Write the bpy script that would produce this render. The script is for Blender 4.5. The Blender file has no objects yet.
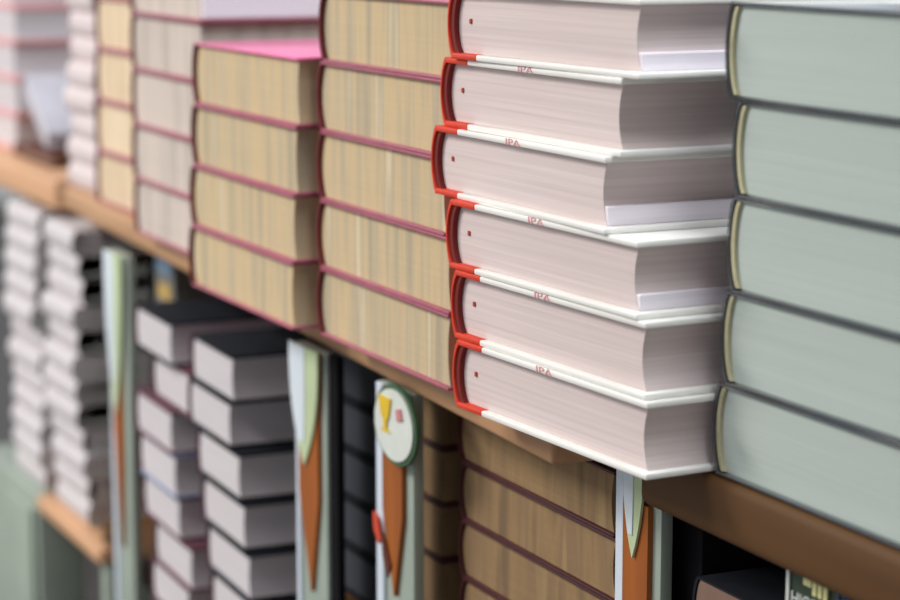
import bpy, bmesh, math, random
from mathutils import Vector
random.seed(7)
S = bpy.context.scene
COL = S.collection
PI = math.pi

# ------------------------------------------------------------------ materials
def new_mat(name):
    m = bpy.data.materials.new(name); m.use_nodes = True
    nt = m.node_tree
    b = nt.nodes['Principled BSDF']
    return m, nt, b

def srgb(r, g, b):
    f = lambda c: ((c/255+.055)/1.055)**2.4 if c/255 > .04045 else c/255/12.92
    return (f(r), f(g), f(b), 1)

def paint(name, col, rough=.5, var=.12, scale=30, spec=.5, metal=0, coat=0):
    """plain surface with a faint mottled variation"""
    m, nt, b = new_mat(name)
    tc = nt.nodes.new('ShaderNodeTexCoord'); nz = nt.nodes.new('ShaderNodeTexNoise')
    nz.inputs['Scale'].default_value = scale; nz.inputs['Detail'].default_value = 4
    nt.links.new(tc.outputs['Object'], nz.inputs['Vector'])
    r = nt.nodes.new('ShaderNodeValToRGB')
    c = col
    r.color_ramp.elements[0].position = .3; r.color_ramp.elements[1].position = .7
    r.color_ramp.elements[0].color = (c[0]*(1-var), c[1]*(1-var), c[2]*(1-var), 1)
    r.color_ramp.elements[1].color = (min(1,c[0]*(1+var)), min(1,c[1]*(1+var)), min(1,c[2]*(1+var)), 1)
    nt.links.new(nz.outputs['Fac'], r.inputs['Fac']); nt.links.new(r.outputs['Color'], b.inputs['Base Color'])
    b.inputs['Roughness'].default_value = rough
    b.inputs['Specular IOR Level'].default_value = spec
    b.inputs['Metallic'].default_value = metal
    b.inputs['Coat Weight'].default_value = coat
    return m

def pages(name, cols, vert=0.0, layer=1.0, band=(70, 70, 3), rough=.75):
    """edges of paper: fine horizontal leaves; optional vertical stain bands (vert)"""
    m, nt, b = new_mat(name); N = nt.nodes; L = nt.links
    tc = N.new('ShaderNodeTexCoord'); oi = N.new('ShaderNodeObjectInfo')
    mul = N.new('ShaderNodeMath'); mul.operation = 'MULTIPLY'; mul.inputs[1].default_value = 40
    L.new(oi.outputs['Random'], mul.inputs[0])
    def noise(scale, det):
        mp = N.new('ShaderNodeMapping'); mp.inputs['Scale'].default_value = scale
        L.new(tc.outputs['Object'], mp.inputs['Vector'])
        n = N.new('ShaderNodeTexNoise'); n.noise_dimensions = '4D'
        n.inputs['Scale'].default_value = 1; n.inputs['Detail'].default_value = det
        L.new(mp.outputs['Vector'], n.inputs['Vector']); L.new(mul.outputs[0], n.inputs['W'])
        return n
    leaf = noise((4, 4, 420), 5)
    if vert > 0:
        bn = noise(band, 3)
        base = N.new('ShaderNodeValToRGB'); el = base.color_ramp.elements
        el[0].position = .34; el[0].color = cols[0]; el[1].position = .68; el[1].color = cols[-1]
        for i, c in enumerate(cols[1:-1]):
            e = el.new(.34 + .34*(i+1)/(len(cols)-1)); e.color = c
        L.new(bn.outputs['Fac'], base.inputs['Fac']); bcol = base.outputs['Color']
    else:
        bn = noise((5, 5, 60), 2)
        base = N.new('ShaderNodeMix'); base.data_type = 'RGBA'
        base.inputs['A'].default_value = cols[0]; base.inputs['B'].default_value = cols[-1]
        L.new(bn.outputs['Fac'], base.inputs['Factor']); bcol = base.outputs['Result']
    lr = N.new('ShaderNodeMapRange'); lr.inputs['From Min'].default_value = .3; lr.inputs['From Max'].default_value = .7
    lr.inputs['To Min'].default_value = 1-.10*layer; lr.inputs['To Max'].default_value = 1+.04*layer
    L.new(leaf.outputs['Fac'], lr.inputs['Value'])
    mx = N.new('ShaderNodeVectorMath'); mx.operation = 'SCALE'
    L.new(bcol, mx.inputs[0]); L.new(lr.outputs['Result'], mx.inputs['Scale'])
    L.new(mx.outputs['Vector'], b.inputs['Base Color'])
    bp = N.new('ShaderNodeBump'); bp.inputs['Strength'].default_value = .25; bp.inputs['Distance'].default_value = .0006
    L.new(leaf.outputs['Fac'], bp.inputs['Height']); L.new(bp.outputs['Normal'], b.inputs['Normal'])
    b.inputs['Roughness'].default_value = rough; b.inputs['Specular IOR Level'].default_value = .25
    return m

def wood(name, a, c, rough=.45, scale=(3, 40, 40)):
    m, nt, b = new_mat(name); N = nt.nodes; L = nt.links
    tc = N.new('ShaderNodeTexCoord'); mp = N.new('ShaderNodeMapping'); mp.inputs['Scale'].default_value = scale
    n = N.new('ShaderNodeTexNoise'); n.inputs['Scale'].default_value = 1; n.inputs['Detail'].default_value = 6
    n.inputs['Distortion'].default_value = .6
    L.new(tc.outputs['Object'], mp.inputs['Vector']); L.new(mp.outputs['Vector'], n.inputs['Vector'])
    r = N.new('ShaderNodeValToRGB'); e = r.color_ramp.elements
    e[0].position = .3; e[0].color = a; e[1].position = .7; e[1].color = c
    L.new(n.outputs['Fac'], r.inputs['Fac']); L.new(r.outputs['Color'], b.inputs['Base Color'])
    bp = N.new('ShaderNodeBump'); bp.inputs['Strength'].default_value = .08
    L.new(n.outputs['Fac'], bp.inputs['Height']); L.new(bp.outputs['Normal'], b.inputs['Normal'])
    b.inputs['Roughness'].default_value = rough; b.inputs['Specular IOR Level'].default_value = .35
    return m

M = {}
M['page_white'] = pages('white_paper', [srgb(216, 198, 196), srgb(226, 212, 208)], layer=1.1)
M['page_green'] = pages('grey_green_paper', [srgb(178, 189, 182), srgb(188, 199, 192)], layer=.5)
M['page_gold'] = pages('yellowed_paper', [srgb(176, 162, 136), srgb(194, 177, 146), srgb(208, 184, 144), srgb(184, 170, 144), srgb(218, 200, 166)], vert=1, layer=.4, band=(44, 44, 2.5))
M['page_tan_shaded'] = pages('shaded_tan_paper', [srgb(120, 98, 74), srgb(150, 122, 86), srgb(136, 110, 82), srgb(160, 134, 94)], vert=1, layer=.6, band=(34, 34, 4))  # darker tan paper, with the shade under the white stack in its colour
M['page_cream'] = pages('cream_paper', [srgb(204, 180, 152), srgb(224, 202, 170), srgb(232, 212, 184)], vert=1, layer=.5, band=(40, 40, 4))
M['page_beige'] = pages('beige_paper', [srgb(184, 172, 162), srgb(204, 192, 182), srgb(214, 198, 188)], vert=1, layer=.6, band=(60, 60, 5))
M['page_pale'] = pages('pale_paper', [srgb(198, 192, 196), srgb(210, 204, 206)], layer=.6)
M['page_grey'] = pages('grey_paper', [srgb(182, 190, 184), srgb(194, 202, 196)], layer=.6)
M['page_slate_shaded'] = pages('shaded_slate_paper', [srgb(56, 60, 68), srgb(68, 72, 80)], layer=.6)  # page colour darkened to hold the shade deep inside the unit
M['fore_edge_lilac'] = pages('lilac_fore_edge', [srgb(238, 228, 238), srgb(248, 240, 246)], layer=.6)  # lilac of the fore-edge slab and of the painted sheen strips
M['red_cloth'] = paint('red_cloth', srgb(214, 58, 28), .55, .10, 200)
M['lining_shade'] = paint('shaded_red_lining', srgb(112, 14, 6), .7, .1, 200)  # dark red also carries the shade in the hollow spine end
M['white_board'] = paint('white_board', srgb(242, 240, 234), .32, .02, 40, coat=.3)
M['red_ink'] = paint('red_ink', srgb(222, 160, 162), .6, .1, 300)
M['ribbon'] = paint('rust_ribbon', srgb(168, 60, 34), .7, .15, 300)
M['dark_cloth'] = paint('charcoal_cloth', srgb(48, 54, 60), .22, .10, 160, coat=1)
M['cream_band'] = paint('cream_band', srgb(188, 182, 148), .7, .08, 200)
M['maroon'] = paint('maroon_cloth', srgb(104, 22, 30), .45, .12, 160)
M['pink_reflection'] = paint('pink_reflection_cover', srgb(236, 110, 160), .34, .06, 60, coat=.4)  # pink of light reflected on the top cover, painted as base colour
M['mauve'] = paint('mauve_cover', srgb(172, 92, 112), .4, .10, 80, coat=.2)
M['plum'] = paint('plum_cover', srgb(92, 52, 66), .5, .15, 120)
M['black_cover'] = paint('black_cover', srgb(24, 27, 34), .75, .2, 120, spec=.15)
M['blue_cover'] = paint('blue_grey_cover', srgb(120, 132, 164), .45, .15, 60)
M['dark_red'] = paint('dark_red_cover', srgb(70, 26, 30), .5, .15, 120)
M['white_spine'] = paint('white_spine', srgb(206, 200, 202), .45, .04, 40)
M['pinkwhite'] = paint('pink_white_spine', srgb(218, 204, 204), .45, .05, 40)
M['coral'] = paint('coral_red_cover', srgb(226, 168, 172), .45, .08, 60)
M['wood_light'] = wood('light_brown_wood', srgb(178, 136, 100), srgb(198, 154, 114))
M['wood_pale'] = wood('pale_orange_wood', srgb(202, 156, 120), srgb(214, 168, 130))
M['wood_dark'] = wood('dark_brown_wood', srgb(80, 50, 18), srgb(92, 61, 25), rough=.65)
M['wood_orange'] = wood('orange_wood', srgb(144, 78, 26), srgb(168, 94, 36), scale=(40, 40, 4))
M['pale_green'] = paint('pale_green_paint', srgb(152, 164, 152), .4, .06, 20)
M['pale_blue'] = paint('pale_blue_white_edge', srgb(214, 224, 236), .35, .04, 20)
M['black_paint'] = paint('black_paint', srgb(20, 19, 22), .9, .2, 30, spec=.1)
M['tag_green'] = paint('pale_lime_paper', srgb(190, 206, 164), .5, .10, 14)
M['tag_blue'] = paint('pale_blue_paper', srgb(214, 224, 232), .5, .06, 14)
M['badge_green'] = paint('dark_green_print', srgb(62, 96, 66), .5, .12, 60)
M['badge_white'] = paint('white_print', srgb(214, 220, 212), .5, .04, 60)
M['yellow'] = paint('yellow_print', srgb(226, 190, 40), .5, .08, 60)
M['pink_print'] = paint('faded_pink_print', srgb(200, 130, 130), .5, .08, 60)
M['red_mark'] = paint('red_sticker', srgb(208, 72, 44), .5, .08, 60)
M['brown_mark'] = paint('dark_brown_mark', srgb(90, 40, 20), .5, .08, 60)
M['mag_green'] = paint('dark_green_cover', srgb(44, 62, 44), .5, .25, 60)
M['mag_white'] = paint('white_cover', srgb(206, 212, 206), .5, .05, 60)
M['mag_yellow'] = paint('pale_yellow_print', srgb(226, 222, 158), .5, .05, 60)
M['mag_blue'] = paint('blue_print', srgb(74, 96, 150), .5, .1, 60)
M['mag_tan'] = paint('tan_cover', srgb(128, 100, 86), .5, .1, 60)
M['blue_box'] = paint('light_blue_card', srgb(124, 152, 180), .5, .1, 40)
M['amber'] = paint('amber_card', srgb(190, 156, 84), .5, .1, 40)
M['grey_card'] = paint('grey_card', srgb(120, 120, 116), .5, .1, 40)
M['lilac_cover'] = paint('lilac_grey_cover', srgb(188, 186, 196), .5, .06, 40)
M['cream_cover'] = paint('cream_cover', srgb(222, 210, 188), .5, .06, 40)
M['sky_cover'] = paint('sky_blue_cover', srgb(176, 204, 228), .45, .06, 40)
M['floor'] = paint('dark_floor', srgb(74, 70, 68), .6, .12, 6)
M['wall'] = paint('white_wall', srgb(232, 232, 230), .7, .03, 5)
M['blocker_grey'] = paint('grey_blocker', srgb(190, 184, 186), .7, .05, 5)
M['frame'] = paint('white_window_frame', srgb(236, 238, 240), .4, .02, 10)

# ------------------------------------------------------------------ helpers
def box(bm, x0, x1, y0, y1, z0, z1, bev=0, seg=2, mi=0):
    vs = [bm.verts.new(p) for p in ((x0,y0,z0),(x1,y0,z0),(x1,y1,z0),(x0,y1,z0),(x0,y0,z1),(x1,y0,z1),(x1,y1,z1),(x0,y1,z1))]
    fs = [bm.faces.new([vs[i] for i in q]) for q in ((0,3,2,1),(4,5,6,7),(0,1,5,4),(1,2,6,5),(2,3,7,6),(3,0,4,7))]
    for f in fs: f.material_index = mi
    if bev:
        es = list({e for f in fs for e in f.edges})
        bmesh.ops.bevel(bm, geom=es, offset=bev, segments=seg, affect='EDGES', profile=.5)

def prism(bm, pts, y0, y1, mi=0):
    """extrude an xz outline along y"""
    a = [bm.verts.new((x, y0, z)) for x, z in pts]; b = [bm.verts.new((x, y1, z)) for x, z in pts]
    n = len(pts); fs = [bm.faces.new(a), bm.faces.new(b[::-1])]
    for i in range(n): fs.append(bm.faces.new((a[i], b[i], b[(i+1) % n], a[(i+1) % n])))
    for f in fs: f.material_index = mi
    return fs

def mesh(name, bm, *mats):
    bmesh.ops.recalc_face_normals(bm, faces=bm.faces[:])
    me = bpy.data.meshes.new(name); bm.to_mesh(me); bm.free()
    for m in mats: me.materials.append(M[m])
    return me

def link(name, me, parent=None, loc=(0, 0, 0), rz=0):
    o = bpy.data.objects.new(name, me); COL.objects.link(o)
    if parent: o.parent = parent
    o.location = loc; o.rotation_euler = (0, 0, rz)
    return o

def empty(name, loc, rz=0):
    o = bpy.data.objects.new(name, None); COL.objects.link(o)
    o.empty_display_size = .05; o.location = loc; o.rotation_euler = (0, 0, rz)
    return o

def tag(o, label=None, cat=None, group=None, kind=None):
    if label: o['label'] = label
    if cat: o['category'] = cat
    if group: o['group'] = group
    if kind: o['kind'] = kind
    return o

def dup(root, loc, rz):
    r = root.copy(); COL.objects.link(r); r.location = loc; r.rotation_euler = (0, 0, rz)
    for ch in list(root.children):
        c = ch.copy(); COL.objects.link(c); c.parent = r
        for g in list(ch.children):
            d = g.copy(); COL.objects.link(d); d.parent = c
    return r

def struct(name, bm, *mats):
    return tag(link(name, mesh(name, bm, *mats)), kind='structure')

def glyphs(text, size, depth, mat):
    cu = bpy.data.curves.new('lettering', 'FONT'); cu.body = text; cu.size = size; cu.extrude = depth
    cu.align_x = 'CENTER'; cu.align_y = 'CENTER'
    t = bpy.data.objects.new('lettering', cu); COL.objects.link(t)
    dg = bpy.context.evaluated_depsgraph_get(); dg.update()
    me = bpy.data.meshes.new_from_object(t.evaluated_get(dg))
    bpy.data.objects.remove(t); bpy.data.curves.remove(cu)
    me.materials.clear(); me.materials.append(M[mat])
    return me

# ------------------------------------------------------------------ books
def arc(t, bx, z0, z1, n=12, p=.7, inset=0):
    out = []
    for i in range(n+1):
        s = i/n
        out.append((inset + bx*(1-math.sin(PI*s)**p), z0+(z1-z0)*s))
    return out

def smooth(me, limit=.7):
    for p in me.polygons: p.use_smooth = True
    me.set_sharp_from_angle(angle=limit)

PROTO = {}
def make_book(kind, w, h, t, page, cover, spine, tb=.003, sq=.004, ov=.004, bx=.008, quarter=0, headband=None,
              wave=.004, lining=None, loc=(0, 0, 0), rz=0, name='hardback_book'):
    """hardback lying flat: spine along its left side, pages' short edge to the front.
    Origin at the front left bottom corner."""
    key = (kind, round(w, 4), round(h, 4), round(t, 4))
    if key in PROTO:
        return dup(PROTO[key], loc, rz)
    root = empty(name, loc, rz)
    PROTO[key] = root
    # covers
    xs = quarter if quarter else bx
    for nm, z0 in (('back_cover', 0), ('front_cover', t-tb)):
        bm = bmesh.new(); box(bm, xs, w, 0, h, z0, z0+tb, bev=min(.0011, tb*.35))
        me = mesh(nm, bm, cover); smooth(me); link(nm, me, root)
    # spine
    sth = .0014 if lining else .0024
    bm = bmesh.new()
    o = arc(t, bx, 0, t); i_ = arc(t, bx, tb*.8, t-tb*.8, inset=sth)
    pts = o + i_[::-1]
    prism(bm, pts, 0, h)
    if quarter:
        for z0 in (0, t-tb):
            box(bm, bx*.8, quarter, -.0002, h+.0002, z0-(0 if z0 == 0 else .0), z0+tb, bev=.0011)
    me = mesh('spine', bm, spine); smooth(me); link('spine', me, root)
    if lining:
        bm = bmesh.new()
        a = arc(t, bx, tb, t-tb, inset=sth+.0001); b = arc(t, bx, tb, t-tb, inset=.0068)
        prism(bm, a+b[::-1], .0016, h-.0016)
        me = mesh('spine_lining_shade', bm, lining); smooth(me); link('spine_lining_shade', me, root)
    # page block
    bm = bmesh.new()
    px0 = sth+.0006+(.0016 if headband else 0)+(.0036 if lining else 0)
    lo, hi = tb+.0001, t-tb-.0001
    left = arc(t, bx, lo, hi, inset=px0)
    n = 12; right = []
    for i in range(n+1):
        s = i/n
        right.append((w-ov-wave*math.sin(PI*s)**.8, hi+(lo-hi)*s))
    prism(bm, left+right, sq, h-sq)
    me = mesh('page_block', bm, page); smooth(me, .5); link('page_block', me, root)
    if headband:
        bm = bmesh.new()
        a = arc(t, bx, lo+.0005, hi-.0005, inset=sth+.0003); b = arc(t, bx, lo+.0005, hi-.0005, inset=px0+.0018)
        prism(bm, a+b[::-1], sq*.35, sq+.004)
        me = mesh('headband', bm, headband); smooth(me); link('headband', me, root)
    return root

ORD = ['bottom', 'second from the bottom', 'third from the bottom', 'fourth from the bottom', 'fifth from the bottom',
       'sixth from the bottom', 'seventh from the bottom', 'eighth from the bottom', 'ninth from the bottom',
       'tenth from the bottom', 'eleventh from the bottom', 'twelfth from the bottom', 'thirteenth from the bottom']
def ordinal(i, n):
    return 'topmost' if i == n-1 else ORD[i].replace('from the', 'from')

Z = .80
# --- white books with red spines
tW = .0475
white = [(-1.375, .643, .062), (-1.380, .644, .062), (-1.388, .644, .055), (-1.421, .648, .02), (-1.412, .651, .03), (-1.394, .648, .05)]
let = glyphs('IPA', .0064, .00015, 'red_ink')
for i, (x, y, a) in enumerate(white):
    b = make_book('white', .241, .32, tW, 'page_white', 'white_board', 'red_cloth', tb=.0040, sq=.0055, ov=.006, bx=.007,
                  quarter=.040, wave=.005, lining='lining_shade', loc=(x, y, Z+i*tW), rz=a)
    if i == 0:
        bm = bmesh.new(); box(bm, .0225, .0258, .0045, .02, .0240, .0274, bev=.0006)
        r = link('ribbon_marker', mesh('ribbon_marker', bm, 'ribbon'), b); tag(r, 'small rust red ribbon end on the page edges')
        l = link('lettering', let, b, (.122, -.0002, tW-.0021)); l.rotation_euler = (PI/2, 0, 0); l.scale = (2.3, 1, 1)
        tag(l, 'tiny red letters on the white cover edge')
        for c in b.children:
            if c.name.startswith('spine'): tag(c, 'red cloth spine wrapping onto the white covers')
    tag(b, 'thick white hardback with red spine, %s in its stack' % ordinal(i, 6), 'book', 'white books with red spines')
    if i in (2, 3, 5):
        bm = bmesh.new(); box(bm, .2295, .2352, .0062, .30, .0042, .0042+(.010, .012, .011)[(2, 3, 5).index(i)], bev=.0008)  # pale lilac strip standing for sheen low on the fore edge
        p = link('fore_edge_sheen', mesh('fore_edge_sheen', bm, 'fore_edge_lilac'), b); tag(p, 'pale lilac sheen painted at the foot of the fore edge')

# --- grey-green paged books with charcoal covers, at the near end
tG = .0567
for i, (x, a) in enumerate([(-1.137, 0), (-1.130, .005), (-1.125, 0), (-1.121, -.006), (-1.131, -.015)]):
    b = make_book('green', .262, .30, tG, 'page_green', 'dark_cloth', 'dark_cloth', tb=.0021, sq=.0035, ov=.004, bx=.006,
                  headband='cream_band', loc=(x, .705, Z+i*tG), rz=a)
    tag(b, 'thick charcoal hardback with grey-green page edges, %s in nearest stack' % ordinal(i, 5), 'book', 'charcoal books with grey-green pages')

# --- yellow paged books beside the white ones
tY = .0550
for i, x in enumerate([-1.671, -1.670, -1.668, -1.667, -1.661]):
    b = make_book('gold', [.252, .252, .242, .243, .245][i], .32, tY, 'page_gold', 'mauve', 'maroon', tb=.0024, sq=.004, ov=.004, bx=.008,
                  loc=(x, .660, Z+i*tY), rz=0)
    tag(b, 'maroon book, yellowed pages, %s in stack just left of red spines' % ordinal(i, 5), 'book', 'maroon books with yellowed pages')

# --- pink topped books
tP = .0555
for i, (x, y, a) in enumerate([(-1.953, .646, .0), (-1.950, .647, .0), (-1.946, .648, .0), (-1.943, .649, .0)]):
    b = make_book('pink', .262, .32, tP, 'page_gold', 'mauve', 'maroon', tb=.0024, sq=.004, ov=.004, bx=.008,
                  loc=(x, y, Z+i*tP), rz=a)
    if i == 3:
        for c in b.children:
            if c.name.startswith('front_cover'):
                c.data = c.data.copy(); c.data.materials[0] = M['pink_reflection']; tag(c, 'top cover with painted pink reflection')
    top = ', top cover with painted pink reflection' if i == 3 else ''
    tag(b, 'maroon book, yellowed pages%s, %s in short four-book stack' % (top, ordinal(i, 4)), 'book', 'pink covered books')

# --- beige stack behind the pink one
tF = .0585
for i, (x, y) in enumerate([(-2.318, .706), (-2.313, .704), (-2.308, .703), (-2.303, .702), (-2.298, .70)]):
    b = make_book('beige', .238, .32, tF, 'page_beige', 'mauve', 'maroon', tb=.0026, sq=.004, ov=.004, bx=.007,
                  loc=(x, y, Z+i*tF), rz=-.02)
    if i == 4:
        bm = bmesh.new(); box(bm, .2290, .2358, .006, .314, .0030, .0552, bev=.0008)  # pale lilac slab covering the topmost book's fore edge
        p = link('fore_edge_slab', mesh('fore_edge_slab', bm, 'fore_edge_lilac'), b); tag(p, 'pale lilac slab over the fore edge')
    tag(b, 'mauve covered book, beige pages, %s in stack left of pink top' % ordinal(i, 5), 'book', 'mauve books with beige pages')

# --- narrow cream stack
tC = .0605
for i, x in enumerate([-2.598, -2.594, -2.589, -2.584, -2.58]):
    b = make_book('cream', .225, .32, tC, 'page_cream', 'mauve', 'maroon', tb=.003, sq=.004, ov=.004, bx=.007,
                  loc=(x, .745, Z+i*tC), rz=0)
    tag(b, 'maroon book, cream pages, %s in narrow stack beside white spines' % ordinal(i, 5), 'book', 'maroon books with cream pages')

# ------------------------------------------------------------------ paperbacks with the spine to the front
def make_paperback(kind, w, h, t, spine, page, loc, rz):
    key = (kind, w, h, t)
    if key in PROTO: return dup(PROTO[key], loc, rz)
    root = empty('paperback_book', loc, rz); PROTO[key] = root
    bm = bmesh.new()                                   # rounded spine and two covers, extruded along x
    n = 10; o = []; q = []
    for i in range(n+1):
        s = i/n; o.append((.006*(1-math.sin(PI*s)**.6), t*s)); q.append((.006*(1-math.sin(PI*s)**.6)+.0016, .0008+(t-.0016)*s))
    prof = o + [(h, t), (h, t-.0008)] + q[::-1] + [(h, .0008), (h, 0)]
    a = [bm.verts.new((0, y, z)) for y, z in prof]; b = [bm.verts.new((w, y, z)) for y, z in prof]
    m = len(prof)
    for i in range(m): bm.faces.new((a[i], a[(i+1) % m], b[(i+1) % m], b[i]))
    bm.faces.new(a[::-1]); bm.faces.new(b)
    bmesh.ops.triangulate(bm, faces=[f for f in bm.faces if len(f.verts) > 4])
    me = mesh('cover', bm, spine); smooth(me); link('cover', me, root)
    bm = bmesh.new()
    prof = [(.0019+.006*(1-math.sin(PI*(.04+.92*i/n))**.6), .0009+(t-.0018)*i/n) for i in range(n+1)]+[(h-.001, t-.0009), (h-.001, .0009)]
    a = [bm.verts.new((.0006, y, z)) for y, z in prof]; b = [bm.verts.new((w-.0006, y, z)) for y, z in prof]
    m = len(prof)
    for i in range(m): bm.faces.new((a[i], a[(i+1) % m], b[(i+1) % m], b[i]))
    bm.faces.new(a[::-1]); bm.faces.new(b)
    me = mesh('page_block', bm, page); smooth(me, .5); link('page_block', me, root)
    return root

# white spines left of the cream stack
R = random.Random(3)
for i in range(8):
    dx = [0, -.006, .004, -.004, .005, -.002, .004, -.005][i]
    b = make_paperback('lump', .125, .20, .0315, 'pinkwhite', 'page_pale', (-2.757+dx, .757+R.uniform(-.004, .006), Z+i*.0315), R.uniform(-.03, .03))
    tag(b, 'white paperback, bulging spine, %s in stack left of cream pages' % ordinal(i, 8), 'book', 'white paperbacks on the far shelf end')
# two lower stacks at the far left
for nm, x0, w, n in (('leftmost stack below upper shelf', -3.045, .155, 12), ('lower stack beside far post', -2.840, .145, 12)):
    for i in range(n):
        dx = (.005 if w > .15 else .0018)*math.sin(i*.9+x0*7)+R.uniform(-.0006, .0006)
        drop = .008*(1 if i < 3 else 0)
        b = make_paperback('low%.3f' % w, w, .22, .0315, 'white_spine', 'page_grey', (x0+dx+drop, .742+R.uniform(-.006, .006), .372+i*.0315), R.uniform(-.025, .025))
        tag(b, 'white spined paperback, %s in %s' % (ordinal(i, n), nm), 'book', 'white paperbacks on the lower shelf')

# ------------------------------------------------------------------ lower shelf hardbacks
tL = .045
lowbase = .418
xl = [(-2.235, .690), (-2.222, .690), (-2.252, .688), (-2.250, .684), (-2.254, .682), (-2.216, .690), (-2.256, .684)]
for i, (x, y) in enumerate(xl):
    cov = 'blue_cover' if i == 3 else 'black_cover' if i == 6 else 'plum'
    b = make_book('lowleft'+cov, .134, .20, tL, 'page_pale', cov, 'plum', tb=.0028, sq=.003, ov=.003, bx=.006,
                  loc=(x, y, lowbase+i*tL), rz=-.03)
    tag(b, '%s book, pale pages, %s in lower stack right of far post' % ('blue-grey' if i == 3 else 'black' if i == 6 else 'plum', ordinal(i, 7)), 'book', 'pale paged books on the lower shelf')
xr = [-2.01, -2.016, -2.026, -2.038, -2.050, -2.074, -2.064]
for i, x in enumerate(xr):
    b = make_book('lowright', .132, .20, tL, 'page_pale', 'black_cover', 'plum', tb=.0030, sq=.003, ov=.003, bx=.005,
                  loc=(x, .682, lowbase+i*tL), rz=-.03)
    tag(b, 'black book, pale pages, %s in lower stack below pink top' % ordinal(i, 7), 'book', 'black covered books on the lower shelf')
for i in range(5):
    b = make_book('slate', .125, .20, .044, 'page_slate_shaded', 'black_cover', 'black_cover', tb=.004, sq=.003, ov=.003, bx=.005,
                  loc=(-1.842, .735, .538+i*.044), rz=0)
    tag(b, 'black book, shade-darkened pages, %s in stack between two orange posts' % ordinal(i, 5), 'book', 'dark books between the posts')
tB = .0455
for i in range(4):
    b = make_book('tan', .247, .25, tB, 'page_tan_shaded', 'dark_red', 'dark_red', tb=.0022, sq=.003, ov=.004, bx=.007,
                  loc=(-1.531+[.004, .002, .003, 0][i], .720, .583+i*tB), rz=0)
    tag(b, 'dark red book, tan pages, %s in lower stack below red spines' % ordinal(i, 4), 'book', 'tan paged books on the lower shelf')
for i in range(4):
    b = make_book('tannarrow', .108, .25, tB, 'page_tan_shaded', 'dark_red', 'dark_red', tb=.0022, sq=.003, ov=.004, bx=.007,
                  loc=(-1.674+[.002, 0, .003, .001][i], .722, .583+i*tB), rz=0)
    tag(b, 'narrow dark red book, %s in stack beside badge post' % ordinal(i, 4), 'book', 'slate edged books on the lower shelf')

# ------------------------------------------------------------------ display units
def slab(name, parent, x0, x1, yf0, yf1, yb, z0, z1, mat, bev=.003):
    """board whose front edge runs from yf0 (left) to yf1 (right)"""
    bm = bmesh.new()
    vs = [bm.verts.new(p) for p in ((x0,yf0,z0),(x1,yf1,z0),(x1,yb,z0),(x0,yb,z0),(x0,yf0,z1),(x1,yf1,z1),(x1,yb,z1),(x0,yb,z1))]
    for q in ((0,3,2,1),(4,5,6,7),(0,1,5,4),(1,2,6,5),(2,3,7,6),(3,0,4,7)): bm.faces.new([vs[i] for i in q])
    bmesh.ops.bevel(bm, geom=bm.edges[:], offset=bev, segments=3, affect='EDGES', profile=.5)
    me = mesh(name, bm, mat); smooth(me); return link(name, me, parent)

def post(parent, x0, x1, yf, z0, z1, tip, wl, wr, side=None, ztop=None):
    """front upright: pale edges with a tapering orange inlay"""
    bm = bmesh.new(); box(bm, x0, x1, yf, yf+.009, z0, z1, bev=.001)
    me = mesh('post', bm, 'pale_green'); smooth(me); p = link('post', me, parent)
    bm = bmesh.new(); box(bm, x0-.001, x0+wl, yf-.003, yf+.008, z0+.001, ztop or z1-.001, bev=.001)
    e = link('edge_strip', mesh('edge_strip', bm, 'pale_blue'), p); tag(e, 'bluish white edge strip')
    bm = bmesh.new()
    prism(bm, [(x0+wl+.001, z1-.002), (x1-wr, z1-.002), (x1-wr-.0005, tip+.4*(z1-tip)), ((x0+x1)/2+.003, tip), (x0+wl+.0015, tip+.4*(z1-tip))], yf-.004, yf+.002)
    e = link('inlay', mesh('inlay', bm, 'wood_orange'), p); tag(e, 'orange wooden inlay tapering downwards')
    if side:
        bm = bmesh.new(); box(bm, x1+.0005, x1+side, yf+.002, yf+.009, z0, z1, bev=.002)
        e = link('side_strip', mesh('side_strip', bm, 'black_paint'), p); tag(e, 'black strip along the right side')
    return p

# far unit
u = empty('display_shelf', (-2.0, .9, 0)); u.location = (0, 0, 0)
tag(u, 'long light brown bookstall shelf unit under the maroon and pink stacks', 'shelf')
slab('top_board', u, -2.757, -1.290, .748, .676, 1.12, .772, .7995, 'wood_light', .004)
slab('lower_board', u, -2.56, -1.86, .73, .70, 1.10, .390, .4175, 'wood_dark')
slab('lower_board', u, -1.85, -1.69, .72, .72, 1.10, .512, .5375, 'wood_dark')
slab('lower_board', u, -1.685, -1.275, .734, .734, 1.10, .556, .5825, 'wood_dark')
slab('back_panel', u, -2.56, -1.290, 1.122, 1.122, 1.14, .02, .7995, 'black_paint')
slab('side_panel', u, -2.572, -2.565, .80, .80, 1.10, .02, .77, 'black_paint', .001)
slab('side_panel', u, -1.855, -1.849, .74, .74, 1.10, .02, .77, 'black_paint', .001)
slab('side_panel', u, -1.688, -1.682, .76, .76, 1.10, .02, .77, 'black_paint', .001)
post(u, -2.392, -2.328, .700, .0, .771, .44, .010, .022)
post(u, -1.791, -1.727, .690, .0, .771, .556, .007, .010, side=.020)
post(u, -1.608, -1.542, .688, .0, .771, .603, .013, .013)
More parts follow.
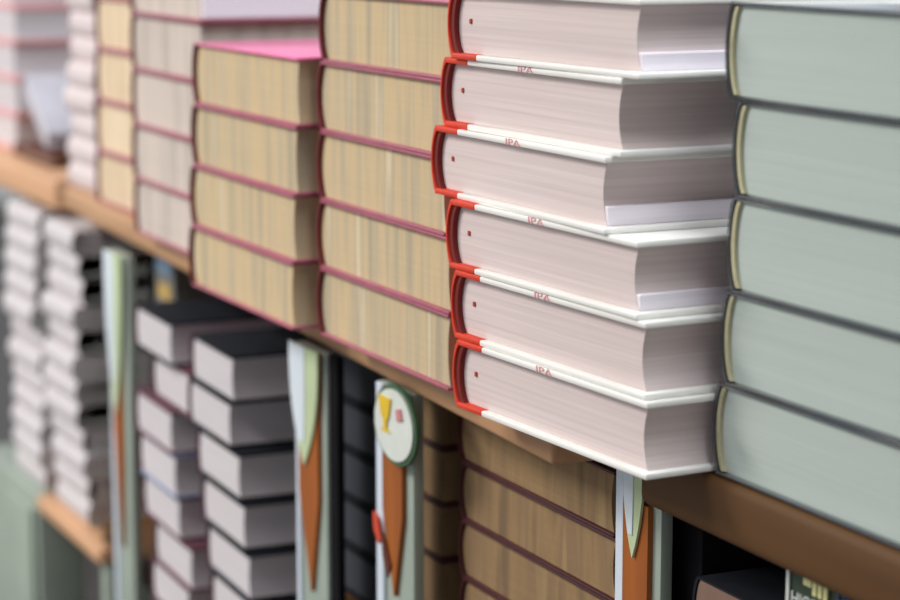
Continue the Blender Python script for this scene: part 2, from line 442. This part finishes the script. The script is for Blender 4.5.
# near unit
v = empty('display_shelf', (0, 0, 0))
tag(v, 'dark brown bookstall shelf unit under the nearest grey-green stack', 'shelf')
slab('top_board', v, -1.2225, .25, .703, .690, 1.12, .760, .7995, 'wood_dark', .007)
slab('lower_board', v, -1.18, .25, .72, .72, 1.10, .62, .645, 'wood_dark')
slab('back_panel', v, -1.2225, .25, 1.122, 1.122, 1.14, .02, .7995, 'black_paint')
slab('side_panel', v, -1.244, -1.196, .736, .736, 1.10, .02, .758, 'black_paint', .001)
slab('post', v, .17, .24, .72, .72, .76, .0, .758, 'pale_green')
p = post(v, -1.268, -1.214, .716, .0, .758, .60, .010, .010, ztop=.799)
bm = bmesh.new(); box(bm, -1.268, -1.2255, .716, .730, .7585, .7995, bev=.001)
o = link('post_top', mesh('post_top', bm, 'wood_orange'), v); tag(o, 'orange upper end of the post')
# left unit
w_ = empty('display_shelf', (0, 0, 0))
tag(w_, 'pale orange wooden bookstall shelf unit at the far left, out of focus', 'shelf')
slab('top_board', w_, -4.1, -2.815, .755, .753, 1.12, .762, .7995, 'wood_pale', .004)
slab('lower_board', w_, -2.885, -2.59, .735, .735, 1.10, .352, .3715, 'wood_pale')
slab('back_panel', w_, -4.1, -2.565, 1.122, 1.122, 1.14, .02, .7615, 'black_paint')
slab('cabinet', w_, -3.2, -2.89, .736, .736, .80, .0, .3715, 'pale_green')
slab('cabinet_door', w_, -3.03, -2.90, .728, .728, .735, .02, .35, 'pale_green')
slab('leg', w_, -2.62, -2.592, .745, .745, .80, .0, .351, 'pale_green')

# pointed paper tags hanging at the tops of the posts
def pennant(name, label, x0, x1, y, ztop, ztip):
    bm = bmesh.new(); xm = (x0+x1)/2; n = 10; L_ = []; R_ = []
    for i in range(n+1):
        s = i/n; hw = (x1-x0)/2*(1-s**2.6)
        z = ztop+(ztip-ztop)*s
        L_.append((xm-hw, z)); R_.append((xm+hw, z))
    prism(bm, L_+R_[::-1][1:], y-.0018, y)
    me = mesh('pennant_half', bm, 'tag_green')
    o = link(name, me)
    bm = bmesh.new()
    prism(bm, [(a+.002, z) for a, z in L_[:-2]]+[(xm+.15*(b-xm), z) for b, z in R_[:-2]][::-1], y-.0026, y-.0018)
    s_ = link('stripe', mesh('stripe', bm, 'tag_blue'), o); tag(s_, 'bluish white left half')
    return tag(o, label, 'pennant', 'pointed pennants on the posts')
pennant('pennant', 'pale lime pointed pennant on the post under the nearest white book corner', -1.255, -1.2265, .7115, .798, .718)
pennant('pennant', 'pale blue and lime pointed pennant on the post below the pink stack', -1.798, -1.731, .6855, .771, .667)
pennant('pennant', 'pale blue pointed pennant on the blurred far left post', -2.396, -2.334, .6955, .771, .590)
# round badge on the middle post
bd = empty('badge', (-1.556, .6805, .7455))
tag(bd, 'round white badge with green rim and yellow cup on the middle post', 'badge')
def disc(name, mat, rx, rz_, y0, y1, parent, label=None):
    bm = bmesh.new(); prism(bm, [(max(-.036, rx*math.cos(a*PI/20)), rz_*math.sin(a*PI/20)) for a in range(40)], y0, y1)
    me = mesh(name, bm, mat); smooth(me); o = link(name, me, parent)
    if label: tag(o, label)
    return o
disc('rim', 'badge_green', .041, .0315, -.002, .001, bd, 'dark green rim')
disc('face', 'badge_white', .0365, .0280, -.0035, -.0015, bd, 'white face')
bm = bmesh.new()
prism(bm, [(-.026, .020), (-.002, .020), (-.006, .006), (-.010, .001), (-.010, -.004), (-.004, -.007), (-.022, -.007), (-.016, -.004), (-.016, .001), (-.021, .006)], -.005, -.0036)
link('cup_print', mesh('cup_print', bm, 'yellow'), bd)
bm = bmesh.new(); prism(bm, [(.008, .014), (.016, .016), (.020, .008), (.010, .005)], -.005, -.0036)
link('pink_print', mesh('pink_print', bm, 'pink_print'), bd)
# small red sticker with a dark slash on the middle post
bm = bmesh.new(); prism(bm, [(-1.609, .664), (-1.599, .660), (-1.593, .645), (-1.598, .640), (-1.607, .650)], .6818, .6842)
o = link('sticker', mesh('sticker', bm, 'red_mark')); tag(o, 'small red sticker on the edge of the middle post below the badge', 'sticker')
bm = bmesh.new(); prism(bm, [(-1.593, .650), (-1.587, .648), (-1.575, .628), (-1.581, .616), (-1.590, .632)], .6822, .6838)
e = link('dark_tail', mesh('dark_tail', bm, 'brown_mark'), o); tag(e, 'dark brown tail')

# ------------------------------------------------------------------ lower near cavity: magazine and tan book
bm = bmesh.new(); box(bm, -1.076, -.90, .722, .735, .6455, .7565, bev=.001)
mg = link('magazine', mesh('magazine', bm, 'mag_green')); tag(mg, 'dark green magazine with white lettering and pale yellow band under the dark brown shelf', 'magazine')
bm = bmesh.new(); box(bm, -1.0765, -1.0735, .7205, .7215, .646, .756)
box(bm, -1.0733, -1.03, .7205, .7215, .69, .731)
o = link('white_panel', mesh('white_panel', bm, 'mag_white'), mg); tag(o, 'white panel and left edge')
lt = glyphs('HIOZI', .0115, .0005, 'mag_white')
l = link('lettering', lt, mg, (-1.056, .7210, .7375)); l.rotation_euler = (PI/2, 0, 0)
bm = bmesh.new()
box(bm, -1.058, -1.050, .7200, .7212, .7490, .7560)
for k in range(3): box(bm, -1.0485+k*.0055, -1.045+k*.0055, .7200, .7212, .745, .7560)
l = link('yellow_band', mesh('yellow_band', bm, 'mag_yellow'), mg)
lt = glyphs('HII', .012, .0005, 'mag_blue')
l = link('blue_lettering', lt, mg, (-1.018, .7210, .748)); l.rotation_euler = (PI/2, 0, 0)
b = make_book('cavity', .20, .16, .0375, 'mag_tan', 'black_cover', 'black_cover', tb=.0015, sq=.001, ov=.003, bx=.005, loc=(-1.184, .724, .6455), rz=0)
b2 = make_book('cavity', .20, .16, .0375, 'mag_tan', 'black_cover', 'black_cover', tb=.0015, sq=.001, ov=.003, bx=.005, loc=(-1.184, .722, .6835), rz=0)
tag(b, 'tan paged black book in the dark cavity, lower of the pair', 'book', 'tan books under the near shelf')
tag(b2, 'tan paged black book in the dark cavity, upper of the pair', 'book', 'tan books under the near shelf')

# colourful book standing upright behind the lower left stack
cb = empty('upright_book', (-2.545, .80, lowbase))
tag(cb, 'upright grey book with blue and amber spine behind the lower stack by far post', 'book')
bm = bmesh.new(); box(bm, 0, .003, .003, .20, 0, .330); box(bm, .067, .070, .003, .20, 0, .330); box(bm, 0, .070, 0, .003, 0, .330, bev=.001)
link('cover', mesh('cover', bm, 'grey_card'), cb)
bm = bmesh.new(); box(bm, .0035, .0665, .0035, .196, .003, .326); link('page_block', mesh('page_block', bm, 'page_pale'), cb)
bm = bmesh.new(); box(bm, .006, .064, -.001, .0002, .303, .327); link('blue_print', mesh('blue_print', bm, 'blue_box'), cb)
bm = bmesh.new(); box(bm, .012, .058, -.001, .0002, .272, .290); link('amber_print', mesh('amber_print', bm, 'amber'), cb)

# ------------------------------------------------------------------ heap on the far left shelf
for i in range(5):
    b = make_book('coral', .24, .09, .052, 'page_pale', 'coral', 'coral', tb=.005, sq=.003, ov=.003, bx=.006,
                  loc=(-3.455+[0, .01, .0, .012, .004][i], .80, Z+i*.052), rz=.02)
    tag(b, 'coral covered book, %s in blurred stack at far left edge' % ordinal(i, 5), 'book', 'coral books at the far left')
b = make_book('brownflat', .205, .18, .018, 'mag_tan', 'brown_mark', 'brown_mark', loc=(-3.17, .79, Z), tb=.004)
tag(b, 'flat brown book lying under the leaning white book at the far left', 'book')
b = make_book('leaning', .145, .10, .024, 'white_spine', 'lilac_cover', 'lilac_cover', loc=(-3.155, .80, .899))
b.rotation_euler = (0, math.radians(33), 0)
tag(b, 'white book leaning at a slant on the blurred far left shelf', 'book')
def upright(x, y, w, h, d, cov, label, tilt=0):
    r = empty('upright_book', (x, y, Z), tilt)
    bm = bmesh.new(); box(bm, 0, w, 0, .003, 0, h, bev=.001); box(bm, 0, .003, .003, d-.003, 0, h); box(bm, 0, w, d-.003, d, 0, h, bev=.001)
    link('cover', mesh('cover', bm, cov), r)
    bm = bmesh.new(); box(bm, .0032, w-.004, .0032, d-.0032, .003, h-.003); link('page_block', mesh('page_block', bm, 'page_pale'), r)
    tag(r, label, 'book', 'books standing at the far left')
upright(-3.80, .95, .185, .135, .03, 'lilac_cover', 'lilac grey book standing behind the leaning white book')
upright(-3.610, .95, .055, .19, .03, 'cream_cover', 'narrow cream book standing behind the white spined stack')
upright(-3.53, .95, .07, .27, .03, 'sky_cover', 'pale sky blue book standing tallest behind the white spined stack')

# ------------------------------------------------------------------ the place
bm = bmesh.new(); box(bm, -9, 3, -4, 4.2, -.06, 0); struct('floor', bm, 'floor')
bm = bmesh.new()   # wall with a wide window
for q in ((-9, 3, 0, .75), (-9, 3, 2.6, 3.2), (-9, -7.6, .75, 2.6), (1.5, 3, .75, 2.6)): box(bm, q[0], q[1], 4.0, 4.2, q[2], q[3])
struct('wall_back', bm, 'wall')
bm = bmesh.new()
for x in (-7.6, -5.8, -4.0, -2.2, -.4, 1.44): box(bm, x, x+.06, 4.05, 4.12, .75, 2.6)
for z in (.75, 2.54): box(bm, -7.54, 1.44, 4.05, 4.12, z, z+.06)
struct('window_1', bm, 'frame')
bm = bmesh.new()
for q in ((-4, 4, 0, .6), (-4, 4, 2.6, 3.2), (-4, -1, .6, 2.6), (3.4, 4, .6, 2.6)): box(bm, -9.2, -9.0, q[0], q[1], q[2], q[3])
struct('wall_left', bm, 'wall')
bm = bmesh.new(); box(bm, 1.4, 1.6, -4, 3.9, 0, 3.2); struct('right_light_blocker', bm, 'blocker_grey')  # unseen wall added to cut the light arriving from the right
bm = bmesh.new(); box(bm, -2.2, 1.6, -4, 4.2, 3.2, 3.3); struct('sky_blocker', bm, 'wall')  # unseen partial roof added to keep sky light off the fore edges
bm = bmesh.new()
for y in (-1, .45, 1.9, 3.34): box(bm, -9.12, -9.05, y, y+.06, .6, 2.6)
for z in (.6, 2.54): box(bm, -9.12, -9.05, -.94, 3.34, z, z+.06)
struct('window_2', bm, 'frame')

# ------------------------------------------------------------------ light
W = bpy.data.worlds.new('daylight'); S.world = W; W.use_nodes = True
bg = W.node_tree.nodes['Background']; bg.inputs['Color'].default_value = (.86, .93, 1, 1); bg.inputs['Strength'].default_value = .65
def area(name, loc, rot, sx, sy, power, col):
    l = bpy.data.lights.new(name, 'AREA'); l.shape = 'RECTANGLE'; l.size = sx; l.size_y = sy; l.energy = power; l.color = col
    o = bpy.data.objects.new(name, l); COL.objects.link(o); o.location = loc; o.rotation_euler = rot
    return o
area('overhead_lamp', (-3.9, -2.4, 3.0), (0, 0, 0), 1.6, 1.6, 190, (1, .95, .88))
area('overhead_lamp', (-1.7, -1.5, 3.0), (0, 0, 0), 1.2, .6, 40, (1, .96, .94))
area('overhead_lamp', (-.3, .95, 2.9), (0, 0, 0), 1.2, 1.2, 55, (.88, .95, 1))  # unseen cool lamp, added to lift the white books' fore edges

# ------------------------------------------------------------------ camera
cam = bpy.data.cameras.new('camera'); co = bpy.data.objects.new('camera', cam); COL.objects.link(co)
co.location = (0, 0, 1.1301)
co.rotation_euler = (math.radians(90-9.586), 0, math.radians(65))
cam.sensor_width = 36; cam.lens = 90; cam.clip_start = .05
cam.dof.use_dof = True; cam.dof.focus_distance = 1.47; cam.dof.aperture_fstop = 5.2
S.camera = co
S.view_settings.view_transform = 'Standard'; S.view_settings.look = 'None'
S.view_settings.gamma = 1; S.view_settings.use_curve_mapping = False
S.view_settings.exposure = .2
